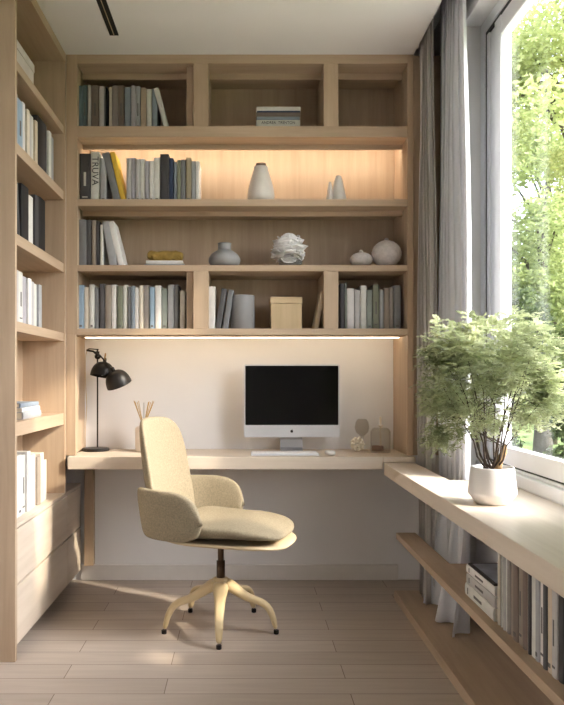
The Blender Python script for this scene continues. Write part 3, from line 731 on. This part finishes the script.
# right end of desk: knotted white ornament, glass dome, glass jar with a taper
kn = MB(); rnd = random.Random(11); kc = Vector((wx(357.5, 3.85), 3.85, DZ + .040))
for i in range(26):
    a = i * 2.399; zf = 1 - 2 * (i + .5) / 26; rr = math.sqrt(1 - zf * zf)
    p = kc + Vector((rr * math.cos(a) * .030, rr * math.sin(a) * .030, zf * .030))
    q = (p - kc).normalized()
    kn.sq(tuple(p), tuple(rnd.uniform(.0085, .0125) for _ in range(3)), 1, 1, 12, 8)
ko = kn.build('coral_ornament', plain('cream_coral', (226, 216, 198), .8, var=.12, scale=60), smooth=True)
tag(ko, 'knobbly cream coral ornament on the desk beside the glass jar', 'ornament')
clear = glassy('clear_glass', (250, 249, 247), .14, .03)
gd = thing('glass_goblet', 'clear round glass goblet behind the cream coral ornament', 'glass', (wx(362, 3.93), 3.93, DZ), local=True)
MB().lathe([(.030, 0), (.030, .003), (.006, .006), (.005, .06), (.012, .075), (.034, .10), (.040, .125), (.034, .155), (.022, .17), (.0205, .17), (.032, .154), (.038, .125), (.031, .10), (.008, .078), (0, .076)], seg=36).build('goblet_body', clear, gd, smooth=True)
gj = thing('glass_jar', 'clear cylindrical glass jar with a taper inside at the right desk end', 'jar', (wx(380.5, 3.82), 3.82, DZ), local=True)
MB().lathe([(.050, 0), (.053, .004), (.053, .110), (.040, .128), (.034, .130), (.034, .127), (.039, .124), (.050, .108), (.050, .008), (0, .007)], seg=44).build('jar_body', clear, gj, smooth=True)
MB().lathe([(.012, .008), (.012, .018), (.0045, .022), (.0045, .135), (.014, .138), (.014, .142), (.005, .146), (.0052, .185), (.003, .188), (0, .188)], seg=20).build('taper', plain('bone_taper', (206, 192, 170), .6), gj, smooth=True)
MB().lathe([(.030, .009), (.032, .014), (.030, .034), (0, .036)], c=(-.014, .004, 0), seg=24).build('dried_petals', plain('dusky_petals', (128, 98, 86), .8, var=.3, scale=60), gj, smooth=True)

# ------------------------------------------------------------------ chair
ch = thing('swivel_chair', 'beige upholstered swivel chair with a five-armed cream base at the desk', 'chair', (-.10, 3.235, 0), (0, 0, R(-20)), local=True)
fab = fabric('beige_weave', (156, 143, 120), 420, .8, 0, .0)
cream = plain('cream_painted_metal', (212, 190, 150), .38, 0, var=.02, spec=.5)
shell_m = plain('cream_shell', (204, 184, 150), .5, 0, var=.03)
dark_metal = plain('bronze_gas_lift', (94, 76, 62), .3, .7)
def seatw(q):
    x, y, z = q; t = min(1, max(0, (x + .2) / .5))
    z = .455 + (z - .466) * (1.15 - .66 * t) + .012 * (1 - t)
    up = 1 if z > .46 else .35
    z -= .014 * math.exp(-((x + .04) / .10) ** 2) * up
    z += .010 * math.exp(-((x - .10) / .09) ** 2) * math.cos(y * 5)
    z += .9 * y * y * (.35 if x > 0 else .6)
    if x > .2: z -= .8 * (x - .2) ** 2
    return Vector((x, y * (1 - .30 * max(0, x - .05)), z))
MB().sq((.055, 0, .460), (.258, .238, .046), .60, .50, 72, 28, seatw).build('seat', fab, ch, smooth=True)
def panw(q):
    x, y, z = q
    if x < -.05: z += .9 * (x + .05) ** 2
    z += .35 * y * y
    return Vector((x, y * (1 - .3 * max(0, x - .05)), z))
MB().sq((.008, 0, .398), (.322, .235, .013), .6, .55, 72, 14, panw).build('seat_shell', shell_m, ch, smooth=True)
def backw(q):
    x, y, z = q; t = (z - .41) / .52
    y *= 1.0 - .05 * t + .03 * math.sin(PI * max(0, min(1, t)))
    x = x * (1.15 - .35 * t) - .292 - .060 * t + .03 * (1 - t) ** 2 + 1.5 * y * y
    return Vector((x, y, z))
MB().sq((0, 0, .672), (.034, .205, .266), .46, .80, 64, 64, backw).build('backrest', fab, ch, smooth=True)
def wing(sgn):
    """padded side panel: starts behind the seat, follows the side and ends in a blunt, angled front"""
    path = [Vector((-.318, .09)), Vector((-.302, .15)), Vector((-.262, .203)), Vector((-.20, .236)), Vector((-.12, .250)), Vector((-.04, .254)), Vector((.02, .250))]
    def at(t):
        f = max(0, min(.9999, t)) * (len(path) - 1); i = int(f); u = f - i
        P = [path[max(0, i - 1)], path[i], path[i + 1], path[min(len(path) - 1, i + 2)]]
        return .5 * ((2 * P[1]) + (P[2] - P[0]) * u + (2 * P[0] - 5 * P[1] + 4 * P[2] - P[3]) * u * u + (3 * P[1] - P[0] - 3 * P[2] + P[3]) * u ** 3)
    def w(q):
        u, v, z = q; t = (u + .5)
        p = at(t); d = (at(min(1, t + .02)) - at(max(0, t - .02))).normalized(); n = Vector((-d.y, d.x))
        hgt = (z - .535) / .105
        back = .014 * hgt * (1 - t) * -1
        fr = -.030 * (t - .7) / .3 * (hgt if hgt > 0 else .5 * abs(hgt)) if t > .7 else 0
        z2 = z - (.030 * ((t - .6) / .4) ** 2 if t > .6 and hgt > 0 else 0) + (.006 * ((t - .7) / .3) if t > .7 and hgt < 0 else 0)
        return Vector((p.x + n.x * v + fr + back, sgn * (p.y + n.y * v + .10 * (z - .47)), z2))
    return MB().sq((0, 0, .535), (.5, .024, .108), .50, .62, 96, 40, w).build('arm_wing', fab, ch, smooth=True)
wing(1); wing(-1)
MB().tube([(0, 0, .20), (0, 0, .30)], .019, 20).build('gas_lift', dark_metal, ch, smooth=True)
MB().tube([(0, 0, .29), (0, 0, .395)], .0135, 20).build('piston', dark_metal, ch, smooth=True)
MB().box(-.07, .07, -.05, .05, .385, .396).build('mount_plate', dark_metal, ch, bevel=.002)
MB().lathe([(.028, .14), (.036, .17), (.038, .205), (.034, .222), (.022, .226)], seg=28).build('hub', cream, ch, smooth=True)
for i in range(5):
    a = R(20 + 270 + 72 * i)
    ca, sa = math.cos(a), math.sin(a); b = MB()
    path = [(.020, .196, .030, .022), (.05, .190, .028, .020), (.085, .168, .022, .017), (.125, .146, .018, .015), (.17, .137, .017, .013), (.205, .128, .016, .012), (.230, .103, .0145, .012), (.246, .065, .013, .011), (.258, .016, .010, .009)]
    rings = []
    for k, (r, z, hw_, ht) in enumerate(path):
        nx = path[min(k + 1, len(path) - 1)]; pv = path[max(k - 1, 0)]
        tx, tz = nx[0] - pv[0], nx[1] - pv[1]; L = math.hypot(tx, tz); nxn, nzn = -tz / L, tx / L
        ring = []
        for m_ in range(12):
            q = 2 * PI * m_ / 12
            cw = math.copysign(abs(math.cos(q)) ** .7, math.cos(q)) * hw_ * 1.32; chh = math.copysign(abs(math.sin(q)) ** .7, math.sin(q)) * ht * 1.15
            rr = r + nxn * chh; zz_ = z + nzn * chh
            ring.append(b.bm.verts.new((rr * ca - cw * sa, rr * sa + cw * ca, zz_)))
        rings.append(ring)
    for p, q in zip(rings, rings[1:]):
        for k in range(12): b.bm.faces.new((p[k], p[(k + 1) % 12], q[(k + 1) % 12], q[k]))
    b.bm.faces.new(rings[0]); b.bm.faces.new(list(reversed(rings[-1])))
    leg = b.build('leg', cream, ch, smooth=True, subsurf=1); leg['_local'] = True
    MB().lathe([(.011, 0), (.0115, .003), (.0115, .016), (.009, .017)], (.2585 * ca, .2585 * sa, 0), seg=18).build('foot_glide', black_m, leg)

# ------------------------------------------------------------------ potted plant on the bench
pl = thing('potted_plant', 'small feathery green tree in a white faceted pot on the window bench', 'plant', (.845, 2.44, .6955), local=True)
MB().lathe([(.050, 0), (.056, .003), (.079, .034), (.080, .040), (.071, .118), (.070, .124), (.066, .124), (.064, .10), (0, .098)], seg=64, mod=None).build('pot', plain('white_glazed_pot', (226, 222, 222), .4, var=.02), pl, smooth=True)
MB().lathe([(.066, .098), (.05, .108), (0, .112)], seg=32).build('soil', plain('potting_soil', (72, 54, 42), .95, var=.4, scale=60), pl, smooth=True)
rnd = random.Random(21)
stemm = plain('dark_stems', (70, 56, 44), .75, var=.25, scale=30); trunkm = plain('pale_bark', (150, 122, 86), .85, var=.3, scale=40)
MB().tube([(.012, -.010, .10), (.018, -.014, .14), (.034, -.012, .175), (.042, -.006, .20)], [.014, .012, .011, .006], 12).build('trunk', trunkm, pl, smooth=True)
CEN = Vector((.01, 0, .40)); RAD = Vector((.225, .225, .235))
tips = []
ns = 17
for i in range(ns):
    a = 2 * PI * i / ns + rnd.uniform(-.15, .15); el = rnd.uniform(-.35, 1.0)
    t = CEN + Vector((math.cos(a) * math.cos(el) * RAD.x * .75, math.sin(a) * math.cos(el) * RAD.y * .75, math.sin(el) * RAD.z * .75))
    if i == 0: t = Vector((-.21, -.06, .26))
    if i == 1: t = Vector((-.23, .04, .34))
    base = Vector((rnd.uniform(-.028, .018), rnd.uniform(-.02, .02), .105))
    m1 = base + Vector((math.cos(a) * .05, math.sin(a) * .05, .10)) + Vector((rnd.uniform(-.012, .012),) * 3)
    m2 = m1.lerp(t, .5) + Vector((rnd.uniform(-.02, .02), rnd.uniform(-.02, .02), .02))
    mb = MB(); mb.tube([base, base.lerp(m1, .5) + Vector((math.cos(a) * .012, math.sin(a) * .012, 0)), m1, m2, t], [.0036, .0032, .0026, .0018, .0008], 7)
    for k in range(5):
        st_ = m1.lerp(t, rnd.uniform(.2, .9)); d_ = Vector((rnd.gauss(0, 1), rnd.gauss(0, 1), rnd.uniform(-.2, 1))).normalized() * rnd.uniform(.05, .11)
        mb.tube([st_, st_ + d_ * .5 + Vector((0, 0, .006)), st_ + d_], [.0012, .0009, .0005], 5); tips.append(st_ + d_)
    tips.append(t)
    mb.build('stem', stemm, pl, smooth=True)
verts, faces = [], []
def leaf(vs_, fs_, p, d, n, L, wd):
    k = len(vs_); s_ = d.cross(n)
    if s_.length < 1e-4: return
    s_.normalize()
    vs_ += [p, p + d * L * .5 + s_ * wd * .5 + n * L * .06, p + d * L, p + d * L * .5 - s_ * wd * .5 + n * L * .06]
    fs_.append((k, k + 1, k + 2, k + 3))
def frond(p, d, L):
    """one lacy spray: a midrib of paired little leaflets that droops at its end"""
    d = d.normalized(); side = d.cross(Vector((0, 0, 1))).normalized() if abs(d.z) < .95 else Vector((1, 0, 0))
    n = side.cross(d); m = 7
    for i in range(m):
        f = (i + .6) / m; q = p + d * L * f + Vector((0, 0, -L * .28 * f * f))
        for sg in (-1, 1):
            dd = (d * .6 + side * sg * .85 + Vector((rnd.gauss(0, .2), rnd.gauss(0, .2), rnd.gauss(0, .22)))).normalized()
            leaf(verts, faces, q, dd, n, L * (.50 - .22 * f), L * .19)
    leaf(verts, faces, p + d * L * .9 + Vector((0, 0, -L * .24)), d, n, L * .3, L * .1)
# layered pads of sprays
pads = []
for i in range(80):
    a = rnd.uniform(0, 2 * PI); el = math.asin(rnd.uniform(-.62, 1))
    rr = rnd.uniform(.55, 1.0)
    pads.append(CEN + Vector((math.cos(a) * math.cos(el) * RAD.x, math.sin(a) * math.cos(el) * RAD.y, math.sin(el) * RAD.z)) * rr if False else
                CEN + Vector((math.cos(a) * math.cos(el) * RAD.x * rr, math.sin(a) * math.cos(el) * RAD.y * rr, math.sin(el) * RAD.z * rr)))
pads += [Vector((-.18, -.05, .24)), Vector((-.195, -.04, .22)), Vector((-.20, .03, .33)), Vector((-.15, -.03, .25))]
for c_ in pads:
    sr = rnd.uniform(.05, .085)
    for k in range(48):
        off = Vector((rnd.gauss(0, 1) * sr * .62, rnd.gauss(0, 1) * sr * .62, rnd.gauss(0, 1) * sr * .30))
        if off.length > sr * 1.35: off *= sr * 1.35 / off.length
        p = c_ + off
        if p.x + .845 > 1.035: p.x = 1.035 - .845 - rnd.uniform(0, .03)
        if p.x < -.215: p.x = -.215 + rnd.uniform(0, .04)
        out = (p - CEN); out.z *= .3
        d_ = (out.normalized() + Vector((rnd.gauss(0, .7), rnd.gauss(0, .7), rnd.gauss(0, .25))))
        if p.x + .845 > .99: d_.x = -abs(d_.x)
        frond(p, d_, rnd.uniform(.028, .046))
me = bpy.data.meshes.new('foliage'); me.from_pydata([tuple(v_) for v_ in verts], [], faces); me.update()
link('foliage', me, leafmat('plant_leaves', (152, 162, 122), (212, 217, 180), .4), pl)

# ------------------------------------------------------------------ outside: lawn and trees
struct(MB().box(1.35, 60, -25, 60, -.5, -.3).build('ground', plain('lawn', (96, 116, 56), .95, var=.35, scale=2)))
struct(MB().box(1.30, 3.0, -8, 12, -.3, -.1).build('bounce_slab', plain('bounce_slab_grey', (196, 192, 186), .85, var=.08, scale=3)))  # unseen pale slab, added to bounce neutral sunlight up to the ceiling
bark = plain('tree_bark', (74, 66, 54), .9, var=.3, scale=5)
def tree(loc, H, rad, cz, leaves, mat, lsz, seed, label, squash=1.15, nc=34, low=-.7):
    t = thing('tree', label, 'tree', loc, local=True, group='trees outside the window'); rn = random.Random(seed)
    tb = MB(); top = Vector((rn.uniform(-.3, .3), rn.uniform(-.3, .3), cz + rad * .5))
    tb.tube([(0, 0, 0), (.05, .03, cz * .4), (-.05, .06, cz * .75), tuple(top)], [.16, .13, .10, .03], 10)
    tb.build('trunk', bark, t, smooth=True)
    cl = []; br = MB()
    for i in range(nc):
        a = rn.uniform(0, 2 * PI); el = math.asin(rn.uniform(low, 1)); rr = rn.uniform(.45, 1)
        c_ = Vector((math.cos(a) * math.cos(el) * rad * rr, math.sin(a) * math.cos(el) * rad * rr, cz + math.sin(el) * rad * squash * rr))
        cl.append(c_)
        if i % 2 == 0:
            z_ = min(cz + rad * .3, max(.8, c_.z - rad * .5)); s_ = Vector((0, 0, z_))
            br.tube([s_, s_.lerp(c_, .5) + Vector((0, 0, .12)), c_], [.05, .03, .01], 6)
    br.build('branches', bark, t, smooth=True)
    V, Fc = [], []
    per = leaves // nc
    for c_ in cl:
        sr = rad * rn.uniform(.22, .36)
        for k in range(per):
            d_ = Vector((rn.gauss(0, 1), rn.gauss(0, 1), rn.gauss(0, 1))).normalized() * (rn.random() ** .45) * sr
            d_.z *= .62
            p = c_ + d_
            leaf(V, Fc, p, Vector((rn.gauss(0, 1), rn.gauss(0, 1), rn.gauss(-.3, .6))).normalized(), Vector((rn.gauss(0, .6), rn.gauss(0, .6), 1)).normalized(), lsz * rn.uniform(.6, 1.3), lsz * .6)
    m_ = bpy.data.meshes.new('foliage'); m_.from_pydata([tuple(v_) for v_ in V], [], Fc); m_.update()
    link('foliage', m_, mat, t)
lm1 = leafmat('fresh_leaves', (166, 178, 112), (220, 224, 164), .5)
lm2 = leafmat('mid_leaves', (132, 146, 92), (186, 196, 136), .45)
lm3 = leafmat('dark_leaves', (70, 86, 52), (112, 126, 76), .35)
tree((4.15, 8.6, -.3), 7, 1.75, 5.0, 26000, lm1, .085, 1, 'bright fresh green tree nearest the window, filling its upper part', nc=48)
tree((4.9, 11.8, -.3), 6, 1.5, 2.5, 17000, lm2, .10, 2, 'mid green bushy tree lower down behind the bright tree', nc=40)
tree((3.1, 8.9, -.3), 4, .85, 1.5, 8000, lm3, .085, 3, 'low dark green shrubby tree at the window edge near the bottom', nc=24, low=-1)
tree((6.6, 15.5, -.3), 8, 2.6, 4.6, 22000, lm2, .14, 4, 'tall mid green tree in the far background outside', nc=50)
tree((6.6, 8.4, -.3), 6, 1.5, 2.6, 14000, lm1, .10, 5, 'light green tree to the right outside the window', nc=36)
tree((3.9, 8.0, -.3), 3, .8, .75, 8000, lm3, .075, 6, 'dark green low bush beneath the bright tree outside', nc=22, low=-1)

for o in C.objects:
    if '_local' in o: del o['_local']
